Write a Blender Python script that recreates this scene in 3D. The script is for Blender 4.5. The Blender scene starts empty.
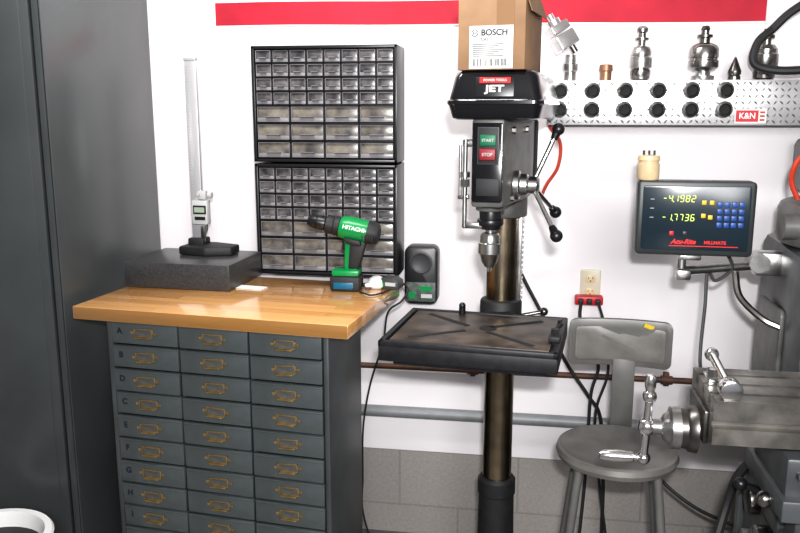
import bpy, bmesh, math, random
from mathutils import Vector, Matrix, Euler
random.seed(7)
S = bpy.context.scene
R = math.radians
try:
    S.view_settings.view_transform = 'Standard'
    S.view_settings.look = 'Medium High Contrast'
except Exception:
    pass

# ------------------------------------------------------------------ materials
def mat(name, col, rough=0.5, metal=0.0, var=0.0, scale=20.0, bump=0.0, emit=0.0, coat=0.0, col2=None, rnd=0.0, lo=0.35, hi=0.65):
    m = bpy.data.materials.new(name); m.use_nodes = True
    nt = m.node_tree; b = nt.nodes['Principled BSDF']
    c = (col[0], col[1], col[2], 1)
    b.inputs['Base Color'].default_value = c
    b.inputs['Roughness'].default_value = rough
    b.inputs['Metallic'].default_value = metal
    if coat: b.inputs['Coat Weight'].default_value = coat; b.inputs['Coat Roughness'].default_value = 0.15
    if emit:
        b.inputs['Emission Color'].default_value = c
        b.inputs['Emission Strength'].default_value = emit
    if var or col2 or bump:
        tc = nt.nodes.new('ShaderNodeTexCoord')
        n = nt.nodes.new('ShaderNodeTexNoise')
        n.inputs['Scale'].default_value = scale; n.inputs['Detail'].default_value = 6
        if rnd:
            oi = nt.nodes.new('ShaderNodeObjectInfo')
            va = nt.nodes.new('ShaderNodeVectorMath'); va.operation = 'MULTIPLY_ADD'
            cb = nt.nodes.new('ShaderNodeCombineXYZ')
            for k in range(3): nt.links.new(oi.outputs['Random'], cb.inputs[k])
            va.inputs[1].default_value = (37.0, 51.0, 23.0)
            nt.links.new(cb.outputs[0], va.inputs[0]); nt.links.new(tc.outputs['Object'], va.inputs[2])
            nt.links.new(va.outputs[0], n.inputs['Vector'])
        else:
            nt.links.new(tc.outputs['Object'], n.inputs['Vector'])
        r = nt.nodes.new('ShaderNodeValToRGB')
        r.color_ramp.elements[0].position = lo; r.color_ramp.elements[1].position = hi
        if col2: d = (col2[0], col2[1], col2[2], 1)
        else: d = tuple(max(0, x*(1-var)) for x in col) + (1,)
        r.color_ramp.elements[0].color = d; r.color_ramp.elements[1].color = c
        nt.links.new(n.outputs['Fac'], r.inputs[0]); nt.links.new(r.outputs[0], b.inputs['Base Color'])
        if bump:
            bp = nt.nodes.new('ShaderNodeBump'); bp.inputs['Strength'].default_value = bump
            bp.inputs['Distance'].default_value = 0.002
            nt.links.new(n.outputs['Fac'], bp.inputs['Height']); nt.links.new(bp.outputs[0], b.inputs['Normal'])
    return m

LOCK = mat('locker_paint', (0.064, 0.071, 0.073), 0.30, 0, 0.25, 3, 0.05)
LOCKD = mat('locker_dark', (0.012, 0.014, 0.016), 0.6)
CAB = mat('cabinet_paint', (0.076, 0.088, 0.091), 0.34, 0, 0.25, 12, 0.05)
CABB = mat('cabinet_body_paint', (0.060, 0.067, 0.070), 0.40, 0, 0.3, 8)
DARK = mat('dark_gap', (0.01, 0.011, 0.012), 0.8)
BRASS = mat('brass', (0.56, 0.39, 0.17), 0.35, 0.8, 0.5, 60)
CARD = mat('card_insert', (0.085, 0.088, 0.085), 0.7, 0, 0.4, 50)
INK = mat('ink_blue', (0.008, 0.012, 0.025), 0.6)
BLK = mat('black_plastic', (0.010, 0.010, 0.012), 0.35)
BLKM = mat('black_matte', (0.016, 0.016, 0.018), 0.6, 0, 0.3, 40)
GLOSSB = mat('gloss_black', (0.007, 0.007, 0.009), 0.16, 0, 0, 1, 0, 0, 0.5)
CHROME = mat('chrome', (0.82, 0.82, 0.82), 0.16, 1.0)
STEEL = mat('machined_steel', (0.58, 0.58, 0.57), 0.3, 1.0, 0.35, 30)
STEELD = mat('dark_steel', (0.20, 0.19, 0.18), 0.33, 1.0, 0.4, 30)
STEELM = mat('medium_steel', (0.38, 0.37, 0.36), 0.25, 1.0, 0.3, 30)
SATIN = mat('satin_steel', (0.80, 0.80, 0.82), 0.35, 0.7)
COLM = mat('press_column_steel', (0.38, 0.31, 0.22), 0.26, 1.0, 0.45, 12)
RIM = mat('drawer_clear_plastic', (0.225, 0.22, 0.235), 0.3, 0, 0.3, 20, rnd=1)
CONT = mat('drawer_contents', (0.15, 0.143, 0.143), 0.25, 0, 0, 28, 0, 0, 0.4, (0.032, 0.031, 0.034), rnd=1, lo=0.34, hi=0.70)
CONTL = mat('drawer_contents_beige', (0.235, 0.21, 0.175), 0.25, 0, 0, 20, 0, 0, 0.4, (0.055, 0.052, 0.052), rnd=1, lo=0.32, hi=0.68)
GRAN = mat('granite', (0.055, 0.057, 0.059), 0.33, 0, 0, 180, 0, 0, 0, (0.030, 0.030, 0.032))
WHITEP = mat('white_plastic', (0.8, 0.8, 0.8), 0.35)
PAPER = mat('paper', (0.74, 0.74, 0.72), 0.8)
GREEN = mat('drill_green', (0.0, 0.23, 0.06), 0.32)
RED = mat('red_paint', (0.50, 0.01, 0.02), 0.45)
REDB = mat('banner_red', (0.50, 0.010, 0.035), 0.7, 0, 0.25, 6, 0.1)
CARDB = mat('cardboard', (0.29, 0.175, 0.098), 0.85, 0, 0.2, 14, 0.1)
TAPE = mat('packing_tape', (0.25, 0.145, 0.075), 0.3)
CAST = mat('cast_gray', (0.135, 0.135, 0.13), 0.42, 0.15, 0.4, 18, 0.15)
MILLP = mat('mill_paint', (0.085, 0.092, 0.096), 0.36, 0.15, 0.5, 9, 0.15)
TAB = mat('worn_press_table', (0.115, 0.088, 0.068), 0.42, 0.4, 0, 16, 0.15, 0, 0, (0.035, 0.029, 0.025))
TABE = mat('press_table_edge', (0.022, 0.022, 0.026), 0.5, 0.3, 0.4, 40, 0.2)
MTAB = mat('mill_table_steel', (0.36, 0.34, 0.315), 0.30, 0.8, 0.6, 14, 0.10)
STOOL = mat('stool_paint', (0.15, 0.15, 0.142), 0.40, 0.2, 0.25, 10, 0.05)
STOOLP = mat('stool_pad', (0.18, 0.176, 0.163), 0.40, 0.1, 0.3, 14, 0.1)
PIPE = mat('conduit_gray', (0.28, 0.29, 0.30), 0.5, 0.2, 0.2, 14)
RUST = mat('rusty_pipe', (0.15, 0.07, 0.04), 0.6, 0.4, 0, 14, 0.1, 0, 0, (0.045, 0.035, 0.035))
DIAM = mat('diamond_plate', (0.88, 0.88, 0.89), 0.30, 0.75, 0.12, 20)
CREAM = mat('cream_ceramic', (0.66, 0.52, 0.32), 0.4, 0, 0.15, 30)
OUTL = mat('outlet_ivory', (0.58, 0.53, 0.41), 0.4)
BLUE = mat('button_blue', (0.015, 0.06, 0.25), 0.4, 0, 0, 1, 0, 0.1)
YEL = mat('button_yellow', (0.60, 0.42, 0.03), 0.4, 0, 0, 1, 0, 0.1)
LED = mat('led_digits', (0.55, 0.72, 0.12), 0.4, 0, 0, 1, 0, 0.6)
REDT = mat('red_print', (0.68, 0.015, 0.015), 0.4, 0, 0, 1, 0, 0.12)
WPRINT = mat('white_print', (0.82, 0.82, 0.82), 0.5)
SCREEN = mat('screen_teal_black', (0.012, 0.024, 0.034), 0.22)
DROB = mat('display_housing', (0.02, 0.024, 0.026), 0.4)
ORANGE = mat('orange_rubber', (0.45, 0.04, 0.015), 0.5)
TEAL = mat('battery_teal', (0.0, 0.10, 0.19), 0.4)
LGREY = mat('light_gray_plastic', (0.45, 0.46, 0.46), 0.4)
DGREY = mat('dark_gray_rubber', (0.05, 0.05, 0.055), 0.5)
GRNB = mat('start_green', (0.0, 0.115, 0.05), 0.5)
REDBT = mat('stop_red', (0.21, 0.012, 0.018), 0.5)

def worktop_mat():
    m = bpy.data.materials.new('maple_butcher_block'); m.use_nodes = True
    nt = m.node_tree; b = nt.nodes['Principled BSDF']
    tc = nt.nodes.new('ShaderNodeTexCoord')
    br = nt.nodes.new('ShaderNodeTexBrick')
    br.inputs['Scale'].default_value = 1; br.inputs['Brick Width'].default_value = 0.52
    br.inputs['Row Height'].default_value = 0.042; br.inputs['Mortar Size'].default_value = 0.0006
    br.inputs['Color1'].default_value = (0.74, 0.40, 0.145, 1); br.inputs['Color2'].default_value = (0.55, 0.27, 0.085, 1)
    br.inputs['Mortar'].default_value = (0.34, 0.17, 0.05, 1)
    nt.links.new(tc.outputs['Object'], br.inputs['Vector'])
    mp = nt.nodes.new('ShaderNodeMapping'); mp.inputs['Scale'].default_value = (3, 60, 60)
    n = nt.nodes.new('ShaderNodeTexNoise'); n.inputs['Scale'].default_value = 2
    nt.links.new(tc.outputs['Object'], mp.inputs[0]); nt.links.new(mp.outputs[0], n.inputs['Vector'])
    mx = nt.nodes.new('ShaderNodeMixRGB'); mx.blend_type = 'MULTIPLY'; mx.inputs[0].default_value = 0.3
    nt.links.new(br.outputs['Color'], mx.inputs[1]); nt.links.new(n.outputs['Fac'], mx.inputs[2])
    nt.links.new(mx.outputs[0], b.inputs['Base Color'])
    b.inputs['Roughness'].default_value = 0.24; b.inputs['Coat Weight'].default_value = 1.0; b.inputs['Coat Roughness'].default_value = 0.08
    return m
WOOD = worktop_mat()

def wall_mat():
    m = bpy.data.materials.new('painted_block_wall'); m.use_nodes = True
    nt = m.node_tree; b = nt.nodes['Principled BSDF']; L = nt.links.new
    tc = nt.nodes.new('ShaderNodeTexCoord'); sp = nt.nodes.new('ShaderNodeSeparateXYZ')
    L(tc.outputs['Object'], sp.inputs[0])
    ad = nt.nodes.new('ShaderNodeMath'); ad.operation = 'ADD'; ad.inputs[1].default_value = 0.11
    L(sp.outputs['Z'], ad.inputs[0])
    cb = nt.nodes.new('ShaderNodeCombineXYZ'); L(sp.outputs['X'], cb.inputs[0]); L(ad.outputs[0], cb.inputs[1])
    br = nt.nodes.new('ShaderNodeTexBrick'); br.inputs['Scale'].default_value = 1
    br.inputs['Brick Width'].default_value = 0.46; br.inputs['Row Height'].default_value = 0.23
    br.inputs['Mortar Size'].default_value = 0.004
    br.inputs['Color1'].default_value = (0.39, 0.365, 0.345, 1); br.inputs['Color2'].default_value = (0.36, 0.34, 0.325, 1)
    br.inputs['Mortar'].default_value = (0.30, 0.28, 0.265, 1)
    L(cb.outputs[0], br.inputs['Vector'])
    n = nt.nodes.new('ShaderNodeTexNoise'); n.inputs['Scale'].default_value = 90; n.inputs['Detail'].default_value = 5
    L(tc.outputs['Object'], n.inputs['Vector'])
    mx = nt.nodes.new('ShaderNodeMixRGB'); mx.blend_type = 'MULTIPLY'; mx.inputs[0].default_value = 0.4
    L(br.outputs['Color'], mx.inputs[1]); L(n.outputs['Fac'], mx.inputs[2])
    n2 = nt.nodes.new('ShaderNodeTexNoise'); n2.inputs['Scale'].default_value = 3
    L(tc.outputs['Object'], n2.inputs['Vector'])
    rp = nt.nodes.new('ShaderNodeValToRGB'); rp.color_ramp.elements[0].color = (0.765, 0.735, 0.755, 1); rp.color_ramp.elements[1].color = (0.845, 0.82, 0.84, 1)
    L(n2.outputs['Fac'], rp.inputs[0])
    gt = nt.nodes.new('ShaderNodeMath'); gt.operation = 'GREATER_THAN'; gt.inputs[1].default_value = 0.35
    L(sp.outputs['Z'], gt.inputs[0])
    fx = nt.nodes.new('ShaderNodeMixRGB'); L(gt.outputs[0], fx.inputs[0]); L(mx.outputs[0], fx.inputs[1]); L(rp.outputs[0], fx.inputs[2])
    L(fx.outputs[0], b.inputs['Base Color']); b.inputs['Roughness'].default_value = 0.75
    return m

# ------------------------------------------------------------------ mesh builder
class B:
    def __init__(s): s.bm = bmesh.new()
    def merge(s, t, M=None, mi=0):
        for f in t.faces: f.material_index = mi
        if M is not None: bmesh.ops.transform(t, matrix=M, verts=t.verts)
        me = bpy.data.meshes.new('tmp'); t.to_mesh(me); t.free()
        s.bm.from_mesh(me); bpy.data.meshes.remove(me)
    def box(s, c, d, bev=0, rot=(0, 0, 0), mi=0, seg=2):
        t = bmesh.new(); bmesh.ops.create_cube(t, size=1)
        bmesh.ops.scale(t, vec=d, verts=t.verts)
        if bev: bmesh.ops.bevel(t, geom=t.edges[:], offset=bev, segments=seg, profile=0.5, affect='EDGES')
        s.merge(t, Matrix.Translation(c) @ Euler([R(a) for a in rot]).to_matrix().to_4x4(), mi); return s
    def cyl(s, p1, p2, r1, r2=None, seg=24, bev=0, mi=0):
        p1 = Vector(p1); p2 = Vector(p2); r2 = r1 if r2 is None else r2
        h = (p2-p1).length; t = bmesh.new()
        bmesh.ops.create_cone(t, cap_ends=True, segments=seg, radius1=r1, radius2=r2, depth=h)
        if bev:
            es = [e for e in t.edges if abs(e.verts[0].co.z-e.verts[1].co.z) < 1e-6]
            bmesh.ops.bevel(t, geom=es, offset=bev, segments=2, profile=0.5, affect='EDGES')
        q = (p2-p1).to_track_quat('Z', 'Y').to_matrix().to_4x4()
        s.merge(t, Matrix.Translation((p1+p2)/2) @ q, mi); return s
    def sph(s, c, r, sc=(1, 1, 1), mi=0, seg=20):
        t = bmesh.new(); bmesh.ops.create_uvsphere(t, u_segments=seg, v_segments=seg//2+2, radius=r)
        s.merge(t, Matrix.Translation(c) @ Matrix.Diagonal((*sc, 1)), mi); return s
    def lathe(s, prof, o=(0, 0, 0), d=(0, 0, 1), seg=28, mi=0, M=None):
        t = bmesh.new(); rings = []
        for (r, z) in prof:
            rings.append([t.verts.new((max(r, 1e-5)*math.cos(2*math.pi*i/seg), max(r, 1e-5)*math.sin(2*math.pi*i/seg), z)) for i in range(seg)])
        for a, b in zip(rings, rings[1:]):
            for i in range(seg):
                j = (i+1) % seg; t.faces.new((a[i], a[j], b[j], b[i]))
        t.faces.new(rings[0][::-1]); t.faces.new(rings[-1])
        bmesh.ops.recalc_face_normals(t, faces=t.faces)
        q = Vector(d).to_track_quat('Z', 'Y').to_matrix().to_4x4()
        MM = Matrix.Translation(o) @ q
        s.merge(t, M @ MM if M is not None else MM, mi); return s
    def prism(s, pts, a, b, plane='xy', bev=0, M=None, mi=0):
        t = bmesh.new()
        f3 = {'xy': lambda u, v, w: (u, v, w), 'xz': lambda u, v, w: (u, w, v), 'yz': lambda u, v, w: (w, u, v)}[plane]
        lo = [t.verts.new(f3(u, v, a)) for u, v in pts]; hi = [t.verts.new(f3(u, v, b)) for u, v in pts]
        t.faces.new(lo); t.faces.new(hi); n = len(pts)
        for i in range(n): t.faces.new((lo[i], lo[(i+1) % n], hi[(i+1) % n], hi[i]))
        bmesh.ops.recalc_face_normals(t, faces=t.faces)
        if bev:
            es = [e for e in t.edges if e.calc_face_angle(0) > 0.5]
            bmesh.ops.bevel(t, geom=es, offset=bev, segments=2, profile=0.5, affect='EDGES')
        s.merge(t, M, mi); return s
    def tube(s, pts, r, seg=8, n=8, mi=0, smooth=True):
        P = [Vector(p) for p in pts]
        if smooth and len(P) > 2:
            Q = [2*P[0]-P[1]]+P+[2*P[-1]-P[-2]]; out = []
            for i in range(1, len(Q)-2):
                p0, p1, p2, p3 = Q[i-1:i+3]
                for k in range(n):
                    u = k/n
                    out.append(0.5*((2*p1)+(p2-p0)*u+(2*p0-5*p1+4*p2-p3)*u*u+(3*p1-p0-3*p2+p3)*u**3))
            out.append(P[-1]); P = out
        t = bmesh.new(); rings = []
        d0 = (P[1]-P[0]).normalized(); nrm = d0.orthogonal().normalized()
        for i, p in enumerate(P):
            d = (P[min(i+1, len(P)-1)]-P[max(i-1, 0)]).normalized()
            nrm = (nrm-d*nrm.dot(d)).normalized(); bn = d.cross(nrm)
            rings.append([t.verts.new(p+(nrm*math.cos(2*math.pi*k/seg)+bn*math.sin(2*math.pi*k/seg))*r) for k in range(seg)])
        for a, b in zip(rings, rings[1:]):
            for k in range(seg):
                j = (k+1) % seg; t.faces.new((a[k], a[j], b[j], b[k]))
        t.faces.new(rings[0][::-1]); t.faces.new(rings[-1])
        bmesh.ops.recalc_face_normals(t, faces=t.faces)
        s.merge(t, None, mi); return s
    def shift(s, v):
        bmesh.ops.transform(s.bm, matrix=Matrix.Translation(v), verts=s.bm.verts); return s
    def done(s, name, mats, parent=None, loc=(0, 0, 0), rot=(0, 0, 0), ws=False, label=None, ang=0.6):
        if ws and parent: s.shift(-parent.location)
        for f in s.bm.faces: f.smooth = True
        for e in s.bm.edges:
            if len(e.link_faces) == 2 and e.calc_face_angle(0) > ang: e.smooth = False
        me = bpy.data.meshes.new(name); s.bm.to_mesh(me); s.bm.free()
        if not isinstance(mats, (list, tuple)): mats = [mats]
        for m in mats: me.materials.append(m)
        o = bpy.data.objects.new(name, me); S.collection.objects.link(o)
        o.location = loc; o.rotation_euler = [R(a) for a in rot]
        if parent: o.parent = parent
        if label: o['label'] = label
        return o

def top(o, label, cat, group=None):
    o['label'] = label; o['category'] = cat
    if group: o['group'] = group
    return o
def root(name, loc, rz, label, cat, group=None):
    o = bpy.data.objects.new(name, None); o.empty_display_size = 0.05
    S.collection.objects.link(o); o.location = loc; o.rotation_euler = (0, 0, R(rz))
    return top(o, label, cat, group)
def text(s, size, loc, m, parent, rot=(90, 0, 0), sx=1.0, ext=0.0004, name='lettering', align='CENTER', bold=0.0, shear=0.0):
    c = bpy.data.curves.new('t', 'FONT'); c.body = s; c.size = size; c.extrude = ext; c.offset = bold; c.shear = shear
    c.align_x = align; c.align_y = 'CENTER'
    t = bpy.data.objects.new('t', c); S.collection.objects.link(t)
    bpy.context.view_layer.update()
    me = bpy.data.meshes.new_from_object(t.evaluated_get(bpy.context.evaluated_depsgraph_get()))
    bpy.data.objects.remove(t)
    me.materials.clear(); me.materials.append(m)
    o = bpy.data.objects.new(name, me); S.collection.objects.link(o)
    o.location = loc; o.rotation_euler = [R(a) for a in rot]; o.scale = (sx, 1, 1)
    if parent: o.parent = parent
    return o
def rrect(w, h, r, n=6, cx=0, cy=0):
    p = []
    for (sx, sy, a0) in ((1, 1, 0), (-1, 1, 90), (-1, -1, 180), (1, -1, 270)):
        for k in range(n+1):
            a = R(a0+90*k/n); p.append((cx+sx*(w/2-r)+r*math.cos(a)*1.0, cy+sy*(h/2-r)+r*math.sin(a)))
    return p

# ------------------------------------------------------------------ room shell
def struct(name, c, d, m):
    o = B().box((0, 0, 0), d).done(name, m, loc=c); o['kind'] = 'structure'; return o
FLOORM = mat('floor_concrete', (0.20, 0.19, 0.18), 0.7, 0, 0.35, 6, 0.2)
WALLW = mat('side_wall_paint', (0.36, 0.35, 0.34), 0.8, 0, 0.05, 4)
wb = B().box((0.2, 0.06, 1.35), (5.7, 0.12, 2.7)).done('wall_back', wall_mat()); wb['kind'] = 'structure'
struct('floor', (0.2, -2.4, -0.05), (5.7, 4.9, 0.1), FLOORM)
struct('ceiling', (0.2, -2.4, 2.75), (5.7, 4.9, 0.1), WALLW)
struct('wall_left', (-2.60, -2.4, 1.35), (0.1, 4.8, 2.7), WALLW)
struct('wall_right', (3.0, -2.4, 1.35), (0.1, 4.8, 2.7), WALLW)

# ------------------------------------------------------------------ locker
lk = root('locker', (-1.86, -0.35, 0), 0, 'tall dark gray steel storage locker against the wall', 'locker')
LW, LD, LH = 0.92, 0.68, 2.2
b = B()
b.box((LW/2-0.004, 0, LH/2), (0.008, LD, LH), 0.002)
b.box((-LW/2+0.004, 0, LH/2), (0.008, LD, LH), 0.002)
b.box((0, LD/2-0.006, LH/2), (LW-0.016, 0.008, LH-0.01))
b.box((0, 0, LH-0.006), (LW-0.016, LD, 0.01)); b.box((0, 0, 0.06), (LW-0.016, LD-0.03, 0.01))
b.box((LW/2-0.015, -LD/2+0.006, LH/2), (0.026, 0.012, LH-0.01), 0.002)
b.box((-LW/2+0.015, -LD/2+0.006, LH/2), (0.026, 0.012, LH-0.01), 0.002)
b.done('body', LOCK, lk)
B().box((0, -LD/2+0.04, LH/2), (LW-0.03, 0.01, LH-0.06)).done('inner_panel', LOCKD, lk)
for sx in (-1, 1):
    d = B().box((0, 0, 0), (0.418, 0.02, LH-0.1), 0.004).box((0, -0.011, 0), (0.36, 0.004, LH-0.2), 0.002).done('door', LOCK, lk, loc=(sx*0.211, -LD/2+0.012, LH/2+0.02))
    B().box((0, 0, 0), (0.03, 0.012, 0.16), 0.004).box((0, -0.014, 0), (0.014, 0.02, 0.10), 0.005).done('handle', CHROME, d, loc=(-sx*0.17, -0.018, -0.05))

# ------------------------------------------------------------------ drawer cabinet + worktop
OX, OY, RZ = -1.35, -0.728, -6
ex = Vector((math.cos(R(RZ)), math.sin(R(RZ)), 0)); ey = Vector((-math.sin(R(RZ)), math.cos(R(RZ)), 0))
def bench(x, y, z=0): return Vector((OX, OY, 0))+ex*x+ey*y+Vector((0, 0, z))
CW, CD, CH = 0.715, 0.30, 1.0295
cab = root('drawer_cabinet', bench(0.098+CW/2, 0.025+CD/2), RZ, 'gray steel multi-drawer cabinet with brass label pulls under the worktop', 'cabinet')
b = B()
b.box((-CW/2+0.008, 0, CH/2), (0.016, CD, CH), 0.003); b.box((CW/2-0.008, 0, CH/2), (0.016, CD, CH), 0.003)
b.box((0, CD/2-0.005, CH/2), (CW-0.03, 0.01, CH-0.01)); b.box((0, 0, CH-0.005), (CW-0.03, CD-0.02, 0.01))
b.box((0, 0.01, 0.045), (CW-0.03, CD-0.04, 0.09))
cp_ = 0.2275
for k in (-1, 1): b.box((k*cp_/2, 0.0, CH/2+0.03), (0.008, CD-0.03, CH-0.12))
b.done('body', CABB, cab)
B().box((0, -CD/2+0.03, CH/2+0.04), (CW-0.034, 0.004, CH-0.1)).done('inner_panel', DARK, cab)
rows = 12; rp = 0.0752; z0 = 0.9935
dw, dh = 0.2215, 0.0700
pr = B().box((0, 0, 0), (dw, 0.014, dh), 0.003).box((0, -0.004, dh/2-0.004), (dw-0.004, 0.014, 0.006), 0.002).done('drawer', CAB, cab)
h = B()
fw, fh = 0.064, 0.028
h.box((0, 0, fh/2-0.002), (fw, 0.004, 0.004), 0.001).box((-fw/2+0.002, 0, 0), (0.004, 0.004, fh), 0.001).box((fw/2-0.002, 0, 0), (0.004, 0.004, fh), 0.001)
h.box((0, -0.005, -fh/2+0.001), (fw*0.8, 0.014, 0.004), 0.0015).box((0, 0, -fh/2+0.002), (fw, 0.004, 0.004), 0.001)
h.box((-fw/2-0.006, 0, 0), (0.010, 0.003, 0.008), 0.001).box((fw/2+0.006, 0, 0), (0.010, 0.003, 0.008), 0.001)
h.box((0, 0.0015, 0), (fw-0.006, 0.001, fh-0.006), mi=1)
hd = h.done('handle', [BRASS, CARD], pr, loc=(0, -0.009, 0.002), label='brass card holder pull')
letters = 'ABDCEFGHI'
first = True
for i in range(rows):
    for j in range(3):
        loc = ((j-1)*cp_, -CD/2+0.004+random.uniform(-0.004, 0.001), z0-i*rp)
        if first: pr.location = loc; d = pr; first = False
        else:
            d = pr.copy(); S.collection.objects.link(d); d.parent = cab; d.location = loc
            k = hd.copy(); S.collection.objects.link(k); k.parent = d
            k.rotation_euler = (0, R(random.uniform(-3, 3)), 0)
        if j == 0 and i < 9:
            text(letters[i], 0.026, (-0.083, -0.0078, 0.004), INK, d, name='letter', bold=0.0008)

wt = B().box((0.44, 0.275, 1.05), (0.88, 0.55, 0.04), 0.003).done('worktop', WOOD, loc=(OX, OY, 0), rot=(0, 0, RZ))
top(wt, 'thick varnished maple butcher-block worktop on the steel drawer cabinet', 'worktop')

# ------------------------------------------------------------------ parts organizers
def organizer(z, lab):
    W, H, D = 0.512, 0.396, 0.155
    r = root('parts_organizer', (-0.699, -D/2-0.002, z), 0, lab, 'storage organizer', 'small parts organizers on the wall')
    b = B(); t = 0.011
    b.box((-W/2+t/2, 0, H/2), (t, D, H), 0.002).box((W/2-t/2, 0, H/2), (t, D, H), 0.002)
    b.box((0, 0, t/2), (W-2*t, D, t)).box((0, 0, H-t/2), (W-2*t, D, t)).box((0, D/2-0.004, H/2), (W-2*t, 0.008, H-2*t))
    b.box((0, -D/2-0.004, t/2), (W, 0.010, t), 0.002).box((0, -D/2-0.004, H-t/2), (W, 0.010, t), 0.002)
    b.box((-W/2+t/2, -D/2-0.004, H/2), (t, 0.010, H), 0.002).box((W/2-t/2, -D/2-0.004, H/2), (t, 0.010, H), 0.002)
    iw = W-2*t; x0 = -iw/2
    zs = [H-t]
    for k in range(4): zs.append(zs[-1]-0.0475)
    for k in range(3): zs.append(zs[-1]-(H-2*t-0.19)/3)
    for zz in zs[1:-1]: b.box((0, 0, zz), (iw, D-0.006, 0.004))
    for k in range(1, 8): b.box((x0+iw*k/8, 0, (zs[0]+zs[4])/2), (0.004, D-0.006, zs[0]-zs[4]))
    for k in range(1, 4): b.box((x0+iw*k/4, 0, (zs[4]+zs[7])/2), (0.004, D-0.006, zs[4]-zs[7]))
    b.done('frame', BLK, r)
    return r, iw, x0, zs, D
def drawer_mesh(w, h, cm):
    b = B(); t = 0.0018
    b.box((0, 0.062, 0), (w-0.003, 0.118, h-0.006), 0.001, mi=1)
    b.box((0, 0, h/2-t/2), (w, 0.006, t), mi=0).box((-w/2+t/2, 0, 0), (t, 0.006, h), mi=0).box((w/2-t/2, 0, 0), (t, 0.006, h), mi=0)
    b.box((0, 0, -h/2+h*0.14), (w, 0.006, h*0.28), 0.001, mi=0)
    b.prism([(-0.002, -0.004), (-0.002, 0.0), (-0.014, 0.003), (-0.014, 0.001)], -w*0.22, w*0.22, 'yz', M=Matrix.Translation((0, 0, -h*0.18)), mi=0)
    return b.done('drawer', [RIM, cm])
sm = drawer_mesh(0.0535, 0.0395, CONT); lg = drawer_mesh(0.1140, 0.0520, CONTL)
used = {sm: False, lg: False}
for zz, lab in ((1.071, 'black parts organizer with clear drawers standing behind the wooden worktop'), (1.474, 'black parts organizer with clear drawers mounted above another one')):
    r, iw, x0, zs, D = organizer(zz, lab)
    for i in range(7):
        n = 8 if i < 4 else 4; src = sm if i < 4 else lg
        for j in range(n):
            if used[src]: d = src.copy(); S.collection.objects.link(d)
            else: d = src; used[src] = True
            d.parent = r
            d.location = (x0+iw*(j+0.5)/n, -D/2+0.002+random.uniform(-0.004, 0.001), (zs[i]+zs[i+1])/2)

# ------------------------------------------------------------------ banner
bn = root('banner', (-0.19, -0.004, 1.944), 0, 'long red banner strip with white edging pinned to the wall', 'banner')
bn.rotation_euler = (0, R(0.45), 0)
def cloth(z0_, z1_, y, amp, name, m):
    t = bmesh.new(); n = 90; g = []
    for i in range(n+1):
        x = -0.95+1.9*i/n; row = []
        for k in range(4):
            u = k/3; zz = z0_+(z1_-z0_)*u
            row.append(t.verts.new((x, y-amp*(1+math.sin(x*9+k*0.7)*0.5+math.sin(x*23)*0.3), zz+0.0015*math.sin(x*7))))
        g.append(row)
    for i in range(n):
        for k in range(3): t.faces.new((g[i][k], g[i+1][k], g[i+1][k+1], g[i][k+1]))
    geo = bmesh.ops.extrude_face_region(t, geom=t.faces[:])
    bmesh.ops.translate(t, vec=(0, 0.001, 0), verts=[v for v in geo['geom'] if isinstance(v, bmesh.types.BMVert)])
    bmesh.ops.recalc_face_normals(t, faces=t.faces)
    b = B(); b.merge(t); b.done(name, m, bn)
cloth(0.004, 0.084, 0.0, 0.002, 'red_strip', REDB)
cloth(0.084, 0.118, 0.0, 0.002, 'white_border', WPRINT)
cloth(-0.001, 0.004, 0.0, 0.002, 'white_border', WPRINT)

# ------------------------------------------------------------------ granite plate, paper, height gauge
pl = B().box((0, 0, 0.043), (0.375, 0.285, 0.086), 0.004).done('surface_plate', GRAN, loc=(-1.128, -0.318, 1.0705), rot=(0, 0, -3))
top(pl, 'thick dark granite surface plate on the wooden worktop', 'surface plate')
pp = B().box((0, 0, 0.001), (0.11, 0.045, 0.002)).done('paper_note', PAPER, loc=(-0.905, -0.40, 1.0705), rot=(0, 0, -10))
top(pp, 'small white folded paper lying beside the granite plate', 'paper')
hg = root('height_gauge', (-1.145, -0.235, 1.157), -4, 'tall steel height gauge with black base on the granite plate', 'height gauge')
B().prism([(-0.045, -0.07), (0.06, -0.085), (0.145, -0.05), (0.145, 0.02), (0.05, 0.05), (-0.045, 0.045)], 0, 0.03, 'xy', 0.006).box((0.0, 0.0, 0.038), (0.06, 0.06, 0.03), 0.006).done('base', BLKM, hg)
B().box((0, 0, 0.355), (0.042, 0.018, 0.62), 0.002).box((0, 0, 0.667), (0.046, 0.024, 0.012), 0.003).done('column', SATIN, hg)
b = B()
for k in range(56): b.box((-0.012, -0.0095, 0.09+k*0.01), (0.010 if k % 5 == 0 else 0.006, 0.001, 0.0010))
b.done('scale', LGREY, hg)
B().box((0.022, -0.018, 0.145), (0.060, 0.03, 0.085), 0.005).box((0.03, -0.018, 0.205), (0.03, 0.022, 0.03), 0.003).cyl((0.052, -0.018, 0.205), (0.066, -0.018, 0.205), 0.011).cyl((0.02, -0.034, 0.21), (0.02, -0.028, 0.21), 0.006).done('slider', LGREY, hg)
B().box((0.024, -0.034, 0.155), (0.048, 0.003, 0.03), 0.001).box((0.024, -0.034, 0.125), (0.04, 0.003, 0.012), 0.001).done('display', BLK, hg)
B().box((0.024, -0.0365, 0.155), (0.038, 0.002, 0.018)).done('screen', mat('lcd', (0.30, 0.36, 0.28), 0.3), hg)
B().prism([(0.02, 0.09), (0.045, 0.105), (0.045, 0.085), (0.03, 0.05), (0.022, 0.05)], -0.024, -0.014, 'xz', 0.001).box((0.025, -0.018, 0.065), (0.012, 0.012, 0.06), 0.001).done('scriber', STEEL, hg)

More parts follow.
